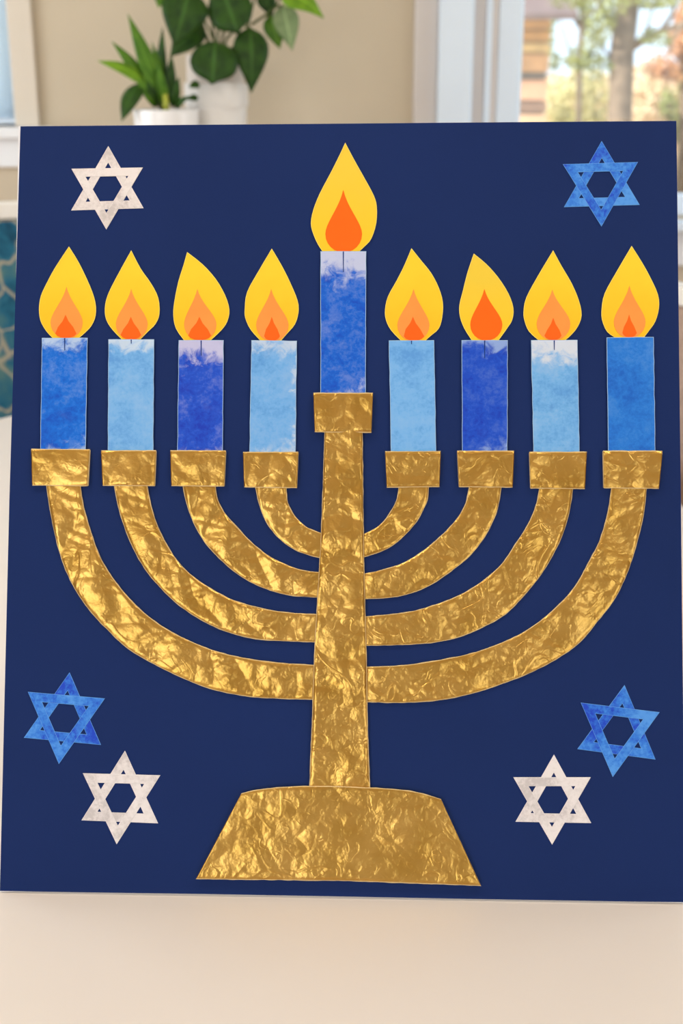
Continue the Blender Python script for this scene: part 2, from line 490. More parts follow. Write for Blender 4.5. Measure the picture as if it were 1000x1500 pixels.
wbox(win2, 'head_casing', (0.325, WY - 0.05, RZ1), (R0 + R1 - 0.325, WY, RZ1 + 0.08), M_TRIM)
wbox(win2, 'sash_bottom_rail', (0.456, WY + 0.024, RZ0), (R0 + R1 - 0.456, WY + 0.10, 1.072), M_SASH)
wbox(win2, 'sash_top_rail', (0.456, WY + 0.024, RZ1 - 0.06), (R0 + R1 - 0.456, WY + 0.10, RZ1), M_SASH)
wbox(win2, 'pane', (0.456, WY + 0.062, 1.072), (R0 + R1 - 0.456, WY + 0.068, RZ1 - 0.06), M_GLASS, 0)
wbox(win2, 'sill', (0.15, WY - 0.075, RZ0 - 0.03), (R0 + R1 - 0.15, WY + 0.02, RZ0 - 0.006), M_SASH)
wbox(win2, 'apron', (0.18, WY - 0.018, RZ0 - 0.125), (R0 + R1 - 0.18, WY, RZ0 - 0.03), M_TRIM)

# unseen windows behind the camera, added to go with the front fill
for n, x in ((3, -1.55), (4, 1.55)):
    wn = empty('window_%d' % n, (x, YB, 0.5), kind='structure')
    for a, b in ((-0.75, -0.69), (0.69, 0.75), (-0.03, 0.03)):
        MB().box((a, -0.10, 0), (b, -0.05, 1.9)).build('frame', M_SASH, wn, bevel=0.003)  # frame of the added unseen rear window
    for a, b in ((0, 0.06), (1.84, 1.9)):
        MB().box((-0.69, -0.10, a), (0.69, -0.05, b)).build('rail', M_SASH, wn, bevel=0.003)

for n, x, y in ((5, XL - 0.10, 2.1), (6, XR + 0.05, 1.9)):  # unseen side windows, added as openings for the side fills
    wn = empty('window_%d' % n, (x, y, 0.75), kind='structure')
    for a, b in ((-0.75, -0.69), (0.69, 0.75), (-0.03, 0.03)):
        MB().box((0, a, 0), (0.05, b, 1.5)).build('frame', M_SASH, wn, bevel=0.003)  # frame of the added unseen side window
    for a, b in ((0, 0.06), (1.44, 1.5)):
        MB().box((0, -0.69, a), (0.05, 0.69, b)).build('rail', M_SASH, wn, bevel=0.003)

# ceiling lamps, warm and on
def ceiling_lamp(x, y, e, label):
    t = empty('ceiling_lamp', (x, y, ZC), label=label, cat='ceiling lamp', group='warm ceiling lamps')
    MB().lathe([(0.17, 0), (0.17, -0.022), (0.15, -0.028), (0.15, 0)], 32).build('rim', M_GREY, t, smooth=False)
    MB().lathe([(0.150, -0.024), (0.13, -0.048), (0.09, -0.062), (0.03, -0.068), (0.001, -0.068)], 32).build('diffuser', M_LAMP, t, smooth=True)
    l = light('lamp_glow', 'AREA', (0, 0, -0.075), (0, 0, 0), e, (1.0, 0.90, 0.78), 0.28, 0.28)
    l.data.shape = 'DISK'; l.parent = t
ceiling_lamp(-0.7, 0.85, 5.2, 'warm round ceiling lamp above the left side of the table')
ceiling_lamp(0.7, 0.85, 5.2, 'warm round ceiling lamp above the right side of the table')

# ---------------------------------------------------------------- table
tcx, tcy, tr_, tnear = -0.145, 1.987, 0.676, 0.42
poly = [(tcx + tr_ * math.cos(a), tcy + tr_ * math.sin(a)) for a in [math.pi * k / 48 for k in range(49)]]
rc = 0.12
for cx, sgn in ((tcx - tr_ + rc, 0), (tcx + tr_ - rc, 1)):
    for k in range(9):
        a = math.pi * (1.0 + 0.5 * sgn) + math.pi / 2 * k / 8
        poly.append((cx + rc * math.cos(a), tnear + rc + rc * math.sin(a)))
table = empty('dining_table', (tcx, 1.5, 0), label='white round-ended table that the menorah poster stands on', cat='table')
MB().prism([(x - tcx, y - 1.5) for x, y in poly], TABLE_Z - 0.028, TABLE_Z).build('tabletop', M_TABLE, table, bevel=0.005)
MB().box((-0.42, -0.85, TABLE_Z - 0.09), (0.42, 0.62, TABLE_Z - 0.028)).build('apron_frame', M_TLEG, table, bevel=0.004)
for sx in (-1, 1):
    for yy in (-0.80, 0.58):
        MB().tube([(sx * 0.39, yy, TABLE_Z - 0.04), (sx * 0.42, yy, 0.0)], [0.028, 0.02], 14).build('leg', M_TLEG, table, smooth=True)

# ---------------------------------------------------------------- chairs
def chair(loc, rz, fabric, label, H):
    t = empty('dining_chair', (loc[0], loc[1], 0), rz, label, 'chair', 'upholstered dining chairs at the far end of the table')
    # local: seat faces +y, backrest at y = 0
    wd = 0.23
    MB().box((-wd, 0.02, 0.42), (wd, 0.46, 0.47)).build('seat', fabric, t, bevel=0.015)
    MB().box((-wd, 0.03, 0.37), (wd, 0.45, 0.42)).build('seat_frame', M_WHITEWOOD, t, bevel=0.004)
    bb = MB(); bb.box((-wd + 0.025, -0.012, 0.50), (wd - 0.025, 0.022, H - 0.035)); bb.build('backrest', fabric, t, bevel=0.012)
    MB().box((-wd, -0.018, H - 0.035), (wd, 0.018, H)).build('top_rail', M_WHITEWOOD, t, bevel=0.006)
    for s in (-1, 1):
        MB().box((s * (wd - 0.0125) - 0.0125, -0.016, 0.0), (s * (wd - 0.0125) + 0.0125, 0.016, H - 0.035)).build('rear_leg', M_WHITEWOOD, t, bevel=0.004)
        MB().tube([(s * (wd - 0.03), 0.42, 0.38), (s * (wd - 0.03), 0.43, 0.0)], [0.02, 0.014], 10).build('front_leg', M_WHITEWOOD, t, smooth=True)
    return t
def face_to(loc, target):
    return math.atan2(target[1] - loc[1], target[0] - loc[0]) - math.pi / 2
cl = (-0.72, 2.74)
chair(cl, face_to(cl, (-0.40, 1.9)), M_TEAL, 'chair with teal leaf-print upholstery and white frame left of the poster', 1.12)
cr = (0.62, 2.16)
chair(cr, face_to(cr, (-0.3, 1.75)), M_TAUPE, 'chair with taupe upholstery and white frame right of the poster', 1.03)

# ---------------------------------------------------------------- the poster
B0 = Vector((-0.28060461, 0.89618635, 0.742))
U = Vector((0.99961289, -0.0278222, 0.0))
V = Vector((0.010871, 0.39057987, 0.92050485))
N = Vector((-0.02561047, -0.92014851, 0.39073113))
def bp(x, y):
    """place on the poster's own sheet (metres across, metres up) of a point traced in the photo"""
    d = ray(x, y)
    q = EYEV + d * ((B0 - EYEV).dot(N) / d.dot(N)) - B0
    return (q.dot(U), q.dot(V))
poster = empty('menorah_poster', (0, 0, 0), label='navy poster with gold foil menorah and paper candles leaning upright on the table', cat='poster')
poster.matrix_world = Matrix(((U.x, V.x, N.x, B0.x), (U.y, V.y, N.y, B0.y), (U.z, V.z, N.z, B0.z), (0, 0, 0, 1)))
MM = 0.001

def sheet(name, outline, z0, z1, mats, rim=0.0, parent=None, under=0.0, label=None):
    """flat paper piece cut to an outline, with a narrow rim of bare paper edge; lift bends its middle up"""
    m = MB()
    us = [p[0] for p in outline]; vs_ = [p[1] for p in outline]
    u0, u1, v0, v1 = min(us), max(us), min(vs_), max(vs_)
    uvf = lambda p: ((p[0] - u0) / (u1 - u0), (p[1] - v0) / (v1 - v0))
    area = sum(outline[i - 1][0] * outline[i][1] - outline[i][0] * outline[i - 1][1] for i in range(len(outline)))
    if area < 0: outline = outline[::-1]
    n = len(outline)
    inner = []
    for i in range(n):
        a, b, c = Vector(outline[i - 1]), Vector(outline[i]), Vector(outline[(i + 1) % n])
        e1, e2 = (b - a).normalized(), (c - b).normalized()
        n1, n2 = Vector((-e1.y, e1.x)), Vector((-e2.y, e2.x))
        k = n1 + n2
        k = k / max(0.35, k.length_squared / 2) if k.length > 1e-6 else n1
        inner.append(tuple(b + k * rim))
    if under:
        low = []
        for i in range(n):
            a, b, c = Vector(outline[i - 1]), Vector(outline[i]), Vector(outline[(i + 1) % n])
            e = (c - a).normalized()
            low.append(tuple(b + Vector((-e.y, e.x)) * under))
    else: low = outline
    bot = [m.vert((*p, z0), uvf(p)) for p in low]
    top = [m.vert((*p, z1 - (0.15 * MM if rim else 0)), uvf(p)) for p in outline]
    for j in range(n):
        m.face((bot[j], bot[(j + 1) % n], top[(j + 1) % n], top[j]), 1 if rim else 0)
    m.face(bot[::-1], 0)
    if rim:
        inn = [m.vert((*p, z1), uvf(p)) for p in inner]
        for j in range(n):
            m.face((top[j], top[(j + 1) % n], inn[(j + 1) % n], inn[j]), 1)
        m.face(inn, 0)
    else:
        m.face(top, 0)
    o = m.build(name, mats, parent or poster, uv=True)
    if label: o['label'] = label
    return o

def P(pts, s, ox, oy):
    return [bp(ox + x / s, oy + y / s) for x, y in pts]

# backing board and the navy sheet glued on it
back = [bp(27.0, 184.6), bp(990.4, 176.6), bp(1003.6, 1323.1), bp(905, 1319.2), bp(500, 1312.4), bp(85, 1305.6), bp(-0.4, 1306.5), bp(13.7, 740), bp(22.8, 430)]
navy = [bp(30, 185), bp(500, 181.0), bp(990.3, 177), bp(997.0, 740), bp(1003.4, 1321.6), bp(920, 1320.6), bp(700, 1317), bp(500, 1313.2), bp(300, 1309.6), bp(100, 1306.8), bp(-0.2, 1305), bp(13.5, 740)]
o = sheet('backing_board', back, -3.4 * MM, -0.4 * MM, [M_FOAM], under=1.5 * MM, label='white board backing')
sheet('navy_sheet', navy, -0.4 * MM, 0.0, [M_NAVY], label='navy blue paper sheet')
# folding strut glued to the back of the board
s0, s1 = Vector((0.28, 0.40, -3.4 * MM)), None
topw = B0 + U * 0.28 + V * 0.42 + N * (-3.4 * MM)
foot_w = Vector((topw.x, topw.y + 0.20, TABLE_Z + 0.004))
inv = poster.matrix_world.inverted()
a_, b_ = inv @ topw, inv @ foot_w
st = MB()
dirv = (b_ - a_).normalized(); nrm = dirv.cross(Vector((1, 0, 0))).normalized() * 0.002
q = [a_ + Vector((-0.03, 0, 0)), a_ + Vector((0.03, 0, 0)), b_ + Vector((0.06, 0, 0)), b_ + Vector((-0.06, 0, 0))]
lo_ = [st.vert(p) for p in q]; hi_ = [st.vert(p + nrm * 2) for p in q]
st.face(lo_[::-1]); st.face(hi_)
for j in range(4): st.face((lo_[j], lo_[(j + 1) % 4], hi_[(j + 1) % 4], hi_[j]))
st.build('easel_strut', M_CARD, poster)

# --- gold foil pieces
rng = random.Random(5)
def crumple(u, v, seed, amp):
    p = Vector((u + seed * 3.17, v - seed * 1.31, seed * 0.73))
    wv = noise.noise_vector(p * 14) * 0.012
    p = p + wv
    a = abs(noise.noise(p * 26))
    b = abs(noise.noise(p * 62 + Vector((5, 3, 1))))
    c = abs(noise.noise(p * 150 + Vector((1, 9, 4))))
    return amp * (2.5 * a + 0.9 * b + 0.16 * c) * MM

def resample(pts, n):
    pts = [Vector(p) for p in pts]
    # smooth through the traced points first (Catmull-Rom), then even spacing
    fine = []
    for i in range(len(pts) - 1):
        p0, p1, p2, p3 = pts[max(i - 1, 0)], pts[i], pts[i + 1], pts[min(i + 2, len(pts) - 1)]
        for k in range(12):
            t = k / 12
            fine.append(0.5 * ((2 * p1) + (p2 - p0) * t + (2 * p0 - 5 * p1 + 4 * p2 - p3) * t * t + (3 * p1 - p0 - 3 * p2 + p3) * t ** 3))
    fine.append(pts[-1])
    L = [0.0]
    for a, b in zip(fine, fine[1:]): L.append(L[-1] + (b - a).length)
    out, j = [], 0
    for k in range(n):
        t = L[-1] * k / (n - 1)
        while j < len(L) - 2 and L[j + 1] < t: j += 1
        f = (t - L[j]) / max(1e-9, L[j + 1] - L[j])
        out.append(fine[j].lerp(fine[j + 1], f))
    return out

def foil_band(name, A, B, base, seed, amp, mat, label, smooth_curve=True, fade_ends=False, step=1.25, floor_z=0.05, folds=0.0):
    """crumpled foil strip lying between two traced edges A and B"""
    La = sum((Vector(a) - Vector(b)).length for a, b in zip(A, A[1:]))
    Lb = sum((Vector(a) - Vector(b)).length for a, b in zip(B, B[1:]))
    n = max(6, int(max(La, Lb) / (step * MM)))
    ra, rb = resample(A, n), resample(B, n)
    wd = max((x - y).length for x, y in zip(ra, rb))
    k = max(5, int(wd / (step * MM)))
    rim = 0.75 * MM
    ts = [0.0] + [rim / wd + (1 - 2 * rim / wd) * j / k for j in range(k + 1)] + [1.0]
    m = MB(); rows = []
    for i, (a, b) in enumerate(zip(ra, rb)):
        row = []
        for j, t in enumerate(ts):
            p = a.lerp(b, t)
            # ragged scissor line on the two long edges
            if j in (0, len(ts) - 1):
                e = noise.noise(Vector((p.x * 160, p.y * 160, seed))) * 0.35 * MM
                p = p + (b - a).normalized() * e
            edge = min(t, 1 - t) * wd
            pillow = min(1.0, edge / (2.6 * MM))
            h = crumple(p.x, p.y, seed, amp) * (0.45 + 0.55 * pillow) + 0.35 * MM * pillow
            if folds:
                sl = i * step * MM
                h += folds * MM * abs(noise.noise(Vector((sl * 34 + t * 0.9, t * 0.8, seed * 2.3)))) * (0.5 + 0.5 * pillow)
                h += 0.45 * folds * MM * abs(noise.noise(Vector((sl * 85 - t * 1.6, t * 1.4, seed * 1.9)))) * (0.5 + 0.5 * pillow)
            if fade_ends:
                q = min(1.0, (n - 1 - i) * step / 14.0)
                h *= q
            if j in (0, len(ts) - 1): h = h * 0.6
            row.append(m.vert((p.x, p.y, base * MM + h)))
        rows.append(row)
    for i in range(n - 1):
        for j in range(len(ts) - 1):
            m.face((rows[i][j], rows[i][j + 1], rows[i + 1][j + 1], rows[i + 1][j]), 1 if j in (0, len(ts) - 2) else 0)
    ring = [r[0] for r in rows] + rows[-1][1:] + [r[-1] for r in rows[-2::-1]] + rows[0][-2:0:-1]
    inward = {}
    for r_ in rows:
        inward[r_[0]] = r_[2]; inward[r_[-1]] = r_[-3]
    low = []
    for x in ring:
        y_ = inward.get(x, x)
        low.append(m.vert(((m.v[x][0] + m.v[y_][0]) / 2, (m.v[x][1] + m.v[y_][1]) / 2, floor_z * MM)))
    L = len(ring)
    for j in range(L):
        m.face((ring[j], ring[(j + 1) % L], low[(j + 1) % L], low[j]), 1)
    K = len(ts) - 1
    for i in range(n - 1):
        m.face((low[i + 1], low[i], low[n - 1 + K + n - 1 - i], low[n - 1 + K + n - 2 - i]))
    # make the faces point away from the sheet
    a, b, c = (Vector(m.v[x]) for x in m.f[0][:3])
    if (b - a).cross(c - a).z < 0: m.f = [f[::-1] for f in m.f]
    o = m.build(name, [mat, M_TORN], poster, smooth=False)
    o.data.polygons.foreach_set('use_smooth', [len(f) == 4 for f in m.f])
    o['label'] = label
    return o

Ls = dict(s=2.1277, ox=30, oy=640)
Rs = dict(s=2.0, ox=500, oy=640)
arms = [
 ('outermost left arm of the gold menorah', Ls,
  [(82,140),(82,157),(90,210),(105,290),(130,385),(165,465),(215,540),(275,605),(335,660),(410,705),(490,745),(590,785),(700,808),(800,816),(930,819)],
  [(188,140),(190,157),(200,220),(220,290),(245,360),(280,425),(330,490),(390,550),(460,600),(540,640),(620,670),(710,690),(800,702),(930,711)], 1.0),
 ('second arm from the left of the gold menorah', Ls,
  [(291,140),(293,157),(303,210),(320,270),(350,345),(390,415),(440,475),(500,530),(570,575),(640,607),(720,628),(800,636),(935,641)],
  [(396,140),(398,157),(408,210),(425,265),(452,325),(490,385),(540,435),(600,475),(665,508),(740,530),(820,545),(937,553)], 1.0),
 ('third arm from the left of the gold menorah', Ls,
  [(505,140),(507,157),(517,205),(540,270),(575,330),(615,375),(665,420),(720,455),(780,480),(850,496),(942,502)],
  [(607,140),(609,157),(618,200),(640,240),(680,285),(720,327),(770,367),(830,398),(880,415),(945,423)], 0.9),
 ('short innermost arm left of the gold stem', Ls,
  [(731,142),(732,160),(742,205),(760,255),(785,295),(820,330),(860,355),(900,370),(946,380)],
  [(830,142),(830,160),(833,200),(848,235),(870,262),(900,285),(950,304)], 0.9),
 ('short innermost arm right of the gold stem', Rs,
  [(258,136),(256,151),(252,185),(240,215),(220,250),(190,285),(155,315),(120,335),(66,353),(52,356)],
  [(168,136),(166,151),(160,185),(145,215),(125,245),(98,268),(64,285),(50,290)], 0.9),
 ('third arm from the right of the gold menorah', Rs,
  [(470,136),(468,151),(460,200),(445,245),(415,300),(375,350),(320,395),(260,435),(200,460),(140,472),(70,475),(54,475)],
  [(374,136),(372,151),(362,195),(340,235),(300,280),(255,320),(205,355),(150,380),(70,400),(54,403)], 0.8),
 ('second arm from the right of the gold menorah', Rs,
  [(679,140),(677,155),(668,215),(650,280),(620,345),(580,410),(530,470),(480,520),(420,555),(350,585),(270,603),(170,610),(72,612),(56,612)],
  [(579,140),(577,155),(568,200),(545,255),(510,310),(465,375),(400,430),(340,465),(270,492),(190,513),(70,526),(56,528)], 0.85),
 ('outermost right arm of the gold menorah', Rs,
  [(895,140),(893,155),(884,230),(865,310),(840,390),(800,475),(750,540),(700,600),(640,645),(560,688),(480,720),(390,750),(290,771),(180,779),(76,777),(58,776)],
  [(790,140),(788,155),(778,220),(755,300),(720,370),(680,440),(620,505),(550,560),(480,597),(390,630),(290,652),(180,668),(72,673),(58,674)], 0.9),
]
for i, (lab, sc, A, B, amp) in enumerate(arms):
    foil_band('arm', P(A, **sc), P(B, **sc), 1.3, 11 + i * 2.3, amp * (0.6 if i < 4 else 0.85), FOILS[0 if i < 4 else 2], lab, fade_ends=True, folds=2.6 if i < 4 else 1.2)
stemA = [(476.0, 628), (475, 640), (472.4, 720), (469.4, 795), (465, 870), (461, 941), (458.5, 1000), (457.2, 1050), (454.8, 1100), (452.6, 1158)]
stemB = [(529.7, 628), (531, 640), (532, 720), (533, 810), (535, 890), (537.0, 960), (537.6, 1000), (538.4, 1050), (540, 1100), (542.3, 1158)]
foil_band('stem', [bp(*p) for p in stemA], [bp(*p) for p in stemB], 2.6, 47.1, 1.15, FOILS[1], 'crinkled central stem of the gold menorah', folds=1.5, fade_ends=True)
footT = [(354.2, 1161), (380.4, 1155), (421.8, 1150.9), (452.6, 1150), (500, 1150.6), (527.6, 1151.8), (564.4, 1153.6), (605.8, 1158.2), (644.9, 1168.8)]
footB = [(287.9, 1286.1), (330, 1287), (390, 1287.6), (452, 1288.4), (500, 1288.9), (545, 1290.4), (600, 1292.5), (650, 1294.2), (703.8, 1296.2)]
foil_band('foot', [bp(*p) for p in footT], [bp(*p) for p in footB], 3.9, 63.4, 0.6, FOILS[3], 'wide trapezoid foot of the gold menorah')
cups = [
 ((47.6,658.2),(132.8,658.6),(129.8,712.8),(48.9,712.0)), ((149.5,660.3),(229.5,660.3),(227.4,712.8),(151.7,712.4)),
 ((250.2,660.3),(331.4,660.3),(328.9,713.2),(251.9,712.8)), ((356.4,662.5),(437.2,662.5),(435.1,715.8),(358.1,714.5)),
 ((459.2,576.6),(546.1,576.6),(543.8,635.1),(461.1,634.4)),
 ((563.7,661.6),(644.9,661.2),(643.2,714.1),(566.2,715.0)), ((669.0,660.8),(752.0,660.8),(749.8,715.0),(671.6,714.1)),
 ((774.4,662.5),(858.2,662.1),(855.2,717.1),(776.1,716.3)), ((881.9,660.8),(968.3,660.8),(963.1,716.7),(883.1,715.8))]
nth = ['leftmost', 'second from left', 'third from left', 'fourth from left', 'tall central', 'fourth from right', 'third from right', 'second from right', 'rightmost']
for i, c in enumerate(cups):
    def lerp(a, b, t): return (a[0] + (b[0] - a[0]) * t, a[1] + (b[1] - a[1]) * t)
    A = [bp(*lerp(c[0], c[1], t)) for t in (0, .5, 1)]
    B = [bp(*lerp(c[3], c[2], t)) for t in (0, .5, 1)]
    foil_band('candle_cup', A, B, 4.2 if i == 4 else 3.3, 80 + i * 3.7, 1.15, FOILS[0 if i < 5 else 2], 'gold foil candle cup, ' + nth[i] + (' one' if i == 4 else ''))

# --- candles
KS = dict(s=2.3256, ox=30, oy=340)
KR = dict(s=2.3256, ox=540, oy=340)
KC = dict(s=3.06, ox=400, oy=190)
candles = [
 ([(62.2,495.7),(129.3,495.7),(126.3,661),(60.1,661)], S(4,108,222), S(2,82,202), S(190,214,245), 0.15, 0.5, 0.0, 18),
 ([(159.4,497.8),(226.5,497.8),(225.2,664),(158.6,664)], S(116,178,240), S(92,156,228), S(205,222,244), 0.25, 0.0, 0.0, 6),
 ([(262.2,499.1),(328.0,499.1),(326.7,664),(260.0,664)], S(26,82,210), S(18,58,190), S(206,206,238), 0.75, 0.25, 0.0, 22),
 ([(368.4,499.1),(435.0,500.0),(432.9,666),(365.4,666)], S(112,175,240), S(88,154,226), S(200,216,240), 0.2, 0.6, 0.6, 0),
 ([(469.3,369.1),(536.3,369.1),(535.3,580),(469.3,580)], S(8,98,216), S(4,66,196), S(206,214,242), 0.75, 0.35, 0.0, 30),
 ([(569.2,499.5),(635.5,499.1),(638.5,664),(572.3,664)], S(116,180,244), S(90,156,230), S(180,208,242), 0.0, 0.0, 0.0, 5),
 ([(675.5,499.1),(743.0,499.1),(742.5,664),(676.3,664)], S(18,78,206), S(10,54,186), S(150,180,235), 0.25, 0.6, 0.0, 26),
 ([(776.9,499.1),(844.9,498.7),(847.9,665),(780.4,665)], S(114,178,240), S(88,154,226), S(220,226,240), 0.8, 0.0, 0.0, 14),
 ([(887.4,495.2),(956.2,494.4),(958.8,664),(889.6,664)], S(34,122,222), S(20,100,206), S(140,190,245), 0.0, 0.0, 0.0, 0)]
shade = ['strong blue', 'pale blue', 'royal blue with whitish top', 'pale blue with white blotches', 'tall deep blue', 'pale sky blue', 'dark royal blue', 'pale blue with white top', 'plain bright blue']
for i, (c, mn, dk, pl, tp, bt, sd, wk) in enumerate(candles):
    m = watercolour('watercolour_candle_%d' % i, mn, dk, pl, i * 5.3 + 2, tp, bt, sd, 0.12 if i in (1, 3, 5, 7) else 0.05)
    ol = []
    for k in range(4):
        a, b = c[k], c[(k + 1) % 4]
        nn = 14 if k in (1, 3) else 6
        for j in range(nn):
            t = j / nn
            e = 0 if j == 0 else noise.noise(Vector((i * 7 + k * 3.1, j * 0.9, 0.3))) * 0.7
            x, y = a[0] + (b[0] - a[0]) * t, a[1] + (b[1] - a[1]) * t
            ol.append(bp(x + (e if k in (1, 3) else 0), y + (e * 0.6 if k in (0, 2) else 0)))
    cd = sheet('candle', ol, 0.05 * MM, 2.5 * MM, [m, M_BLUE_EDGE], 0.45 * MM, under=1.2 * MM, label=shade[i] + ' paper candle, ' + nth[i] + (' one' if i == 4 else ''))
    if wk:
        xm = (c[0][0] + c[1][0]) / 2; y0 = c[0][1] + 0.5
        sheet('wick', [bp(xm - 0.9, y0), bp(xm + 0.9, y0), bp(xm + 0.6, y0 + wk), bp(xm - 0.5, y0 + wk)], 2.5 * MM, 2.56 * MM, [M_WICK], parent=cd, label='dark painted wick line')

# --- flames
flames = [
 (KS, [(166,50),(200,105),(238,185),(256,240),(257,285),(243,320),(220,345),(195,366),(115,366),(90,340),(70,305),(64,265),(70,220),(90,175),(120,120)], (158,188,104,213,361), (155,283,120,192)),
 (KS, [(378,63),(410,125),(445,175),(470,225),(474,280),(460,315),(435,340),(405,371),(350,371),(315,335),(293,300),(288,260),(298,215),(330,150)], (378,195,326,434,366), (377,290,342,412)),
 (KS, [(568,69),(620,110),(665,160),(697,215),(712,265),(705,305),(685,335),(645,373),(560,373),(530,330),(521,285),(524,240),(538,170),(555,115)], (603,195,558,668,368), (610,290,572,650)),
 (KS, [(856,57),(890,115),(920,175),(944,235),(947,275),(935,315),(910,345),(885,374),(820,374),(785,335),(766,295),(764,260),(772,205),(810,135)], (854,195,803,913,370), (856,290,830,884)),
 (KC, [(323,60),(365,140),(410,220),(450,295),(464,345),(462,420),(440,490),(410,525),(380,553),(225,553),(200,515),(178,465),(169,420),(180,360),(210,285),(260,190),(295,120)], (314,272,234,398,548), None),
 (KR, [(145,56),(180,100),(212,140),(238,190),(252,240),(250,290),(238,330),(210,355),(190,374),(110,372),(75,335),(58,300),(55,265),(65,220),(95,165),(120,115)], (152,195,97,206,370), (150,290,119,188)),
 (KR, [(357,74),(400,110),(440,155),(475,210),(492,260),(488,300),(470,330),(440,372),(350,370),(325,330),(310,290),(308,250),(320,200),(335,140)], (393,195,345,454,368), None),
 (KR, [(627,63),(655,115),(690,175),(715,235),(724,285),(710,325),(685,355),(665,372),(580,372),(545,340),(530,305),(526,275),(535,225),(575,150)], (624,197,571,685,368), (627,293,597,655)),
 (KR, [(894,48),(930,105),(960,160),(984,215),(987,260),(975,305),(955,335),(935,361),(840,362),(810,340),(793,300),(792,260),(802,210),(840,140)], (886,184,833,941,359), (885,282,862,911))]
def closed_smooth(pts, sharp=(0,), k=3):
    n = len(pts); out = []
    for i in range(n):
        p1, p2 = Vector(pts[i]), Vector(pts[(i + 1) % n])
        p0 = Vector(pts[i - 1]) if i not in sharp else p1
        p3 = Vector(pts[(i + 2) % n]) if (i + 1) % n not in sharp else p2
        for j in range(k):
            t = j / k
            out.append(tuple(0.5 * ((2 * p1) + (p2 - p0) * t + (2 * p0 - 5 * p1 + 4 * p2 - p3) * t * t + (3 * p1 - p0 - 3 * p2 + p3) * t ** 3)))
    return out
def teardrop(tip, x0, x1, yb):
    """drop outline: sharp tip, round bottom"""
    tx, ty = tip; cx, r = (x0 + x1) / 2, (x1 - x0) / 2
    h = yb - ty; cy = yb - r * 0.95
    cy = yb - r
    def bez(s_):
        p = [(tx, ty), (tx + s_ * 0.22 * r, ty + 0.42 * (cy - ty)), (cx + s_ * r, cy - 0.62 * r), (cx + s_ * r, cy)]
        out = []
        for k in range(1, 9):
            t = k / 9
            c_ = ((1 - t) ** 3, 3 * t * (1 - t) ** 2, 3 * t * t * (1 - t), t ** 3)
            out.append((sum(c_[q] * p[q][0] for q in range(4)), sum(c_[q] * p[q][1] for q in range(4))))
        return out
    arc = [(cx + r * math.cos(math.radians(a)), cy + r * math.sin(math.radians(a))) for a in range(0, 181, 15)]
    return [(tx, ty)] + bez(1) + arc + bez(-1)[::-1]
for i, (sc, ol, (tx, ty, x0, x1, yb), core) in enumerate(flames):
    ymat = M_YELLOW_PALE if i in (4, 6) else M_YELLOW
    fl = sheet('flame', P(closed_smooth(ol, (0,) + tuple(sorted(range(len(ol)), key=lambda q: -ol[q][1])[:2])), **sc), 0.05 * MM, 1.3 * MM, [ymat, M_YEL_EDGE], 0.4 * MM, under=1.2 * MM, label='yellow paper flame on the %s candle' % nth[i])
    sheet('inner_flame', P(teardrop((tx, ty), x0, x1, yb + (3 if sc is not KC else 4)), **sc), 1.3 * MM, 1.6 * MM, [M_ORANGE if core is None else M_PEACH], parent=fl,
          label='orange paper drop' if core is None else 'pale orange paper drop')
    if core:
        cx_, cy_, c0, c1 = core
        yl = yb - 14
        w_ = c1 - c0
        pts = [(cx_, cy_), (cx_ + w_ * 0.14, cy_ + 22), (cx_ + w_ * 0.36, cy_ + 42), (c1, yl), (c1 - w_ * 0.10, yl + 8), (c1 - w_ * 0.26, yl + 13),
               ((c0 + c1) / 2, yl + 16), (c0 + w_ * 0.26, yl + 13), (c0 + w_ * 0.10, yl + 8), (c0, yl), (cx_ - w_ * 0.36, cy_ + 42), (cx_ - w_ * 0.14, cy_ + 22)]
        sheet('flame_core', P(pts, **sc), 1.6 * MM, 1.72 * MM, [M_CORE], parent=fl, label='small deep orange paper flame')

# --- stars: two flat triangle bands laid one over the other
def star_mat(name, blue, seed):
    if blue:
        return watercolour(name, S(50, 124, 226), S(24, 68, 204), S(92, 164, 244), seed, 0, 0, 0, 0.2, 22, 0.10, 0.7)
    return watercolour(name, S(222, 215, 217), S(202, 195, 197), S(236, 230, 232), seed, 0, 0, 0, 0.3, 24, 0.07, 0.8)
stars = [
 (0, [(158.7,214),(209.3,245.7),(210.4,305.2),(155.8,336.4),(104.3,308.4),(104.8,247.6)], 'white paper star in the upper left corner'),
 (1, [(880.8,206.8),(933.9,237.7),(936.5,300.4),(880.5,332.1),(825.6,303.6),(824,240.9)], 'blue paper star in the upper right corner'),
 (1, [(102,984.9),(153.9,1023),(147.9,1091.1),(86.4,1119),(35.1,1080.6),(41.1,1013.4)], 'tilted blue paper star low on the left'),
 (0, [(183,1099.5),(234.9,1135.5),(231.6,1206),(171,1236.6),(119.4,1201.5),(121.5,1132.5)], 'white paper star left of the gold foot'),
 (1, [(914.3,1003.4),(965.6,1043.2),(959.7,1112.6),(897,1138.1),(845.2,1097.2),(850.2,1029.2)], 'tilted blue paper star low on the right'),
 (0, [(811,1105.1),(864.8,1138.4),(865.6,1205.6),(808.2,1237.2),(754.7,1203.6),(751.4,1138.4)], 'white paper star right of the gold foot')]
M_STAR_EDGE = [paper('white_star_edge', S(232, 228, 230)), paper('blue_star_edge', S(104, 164, 238))]
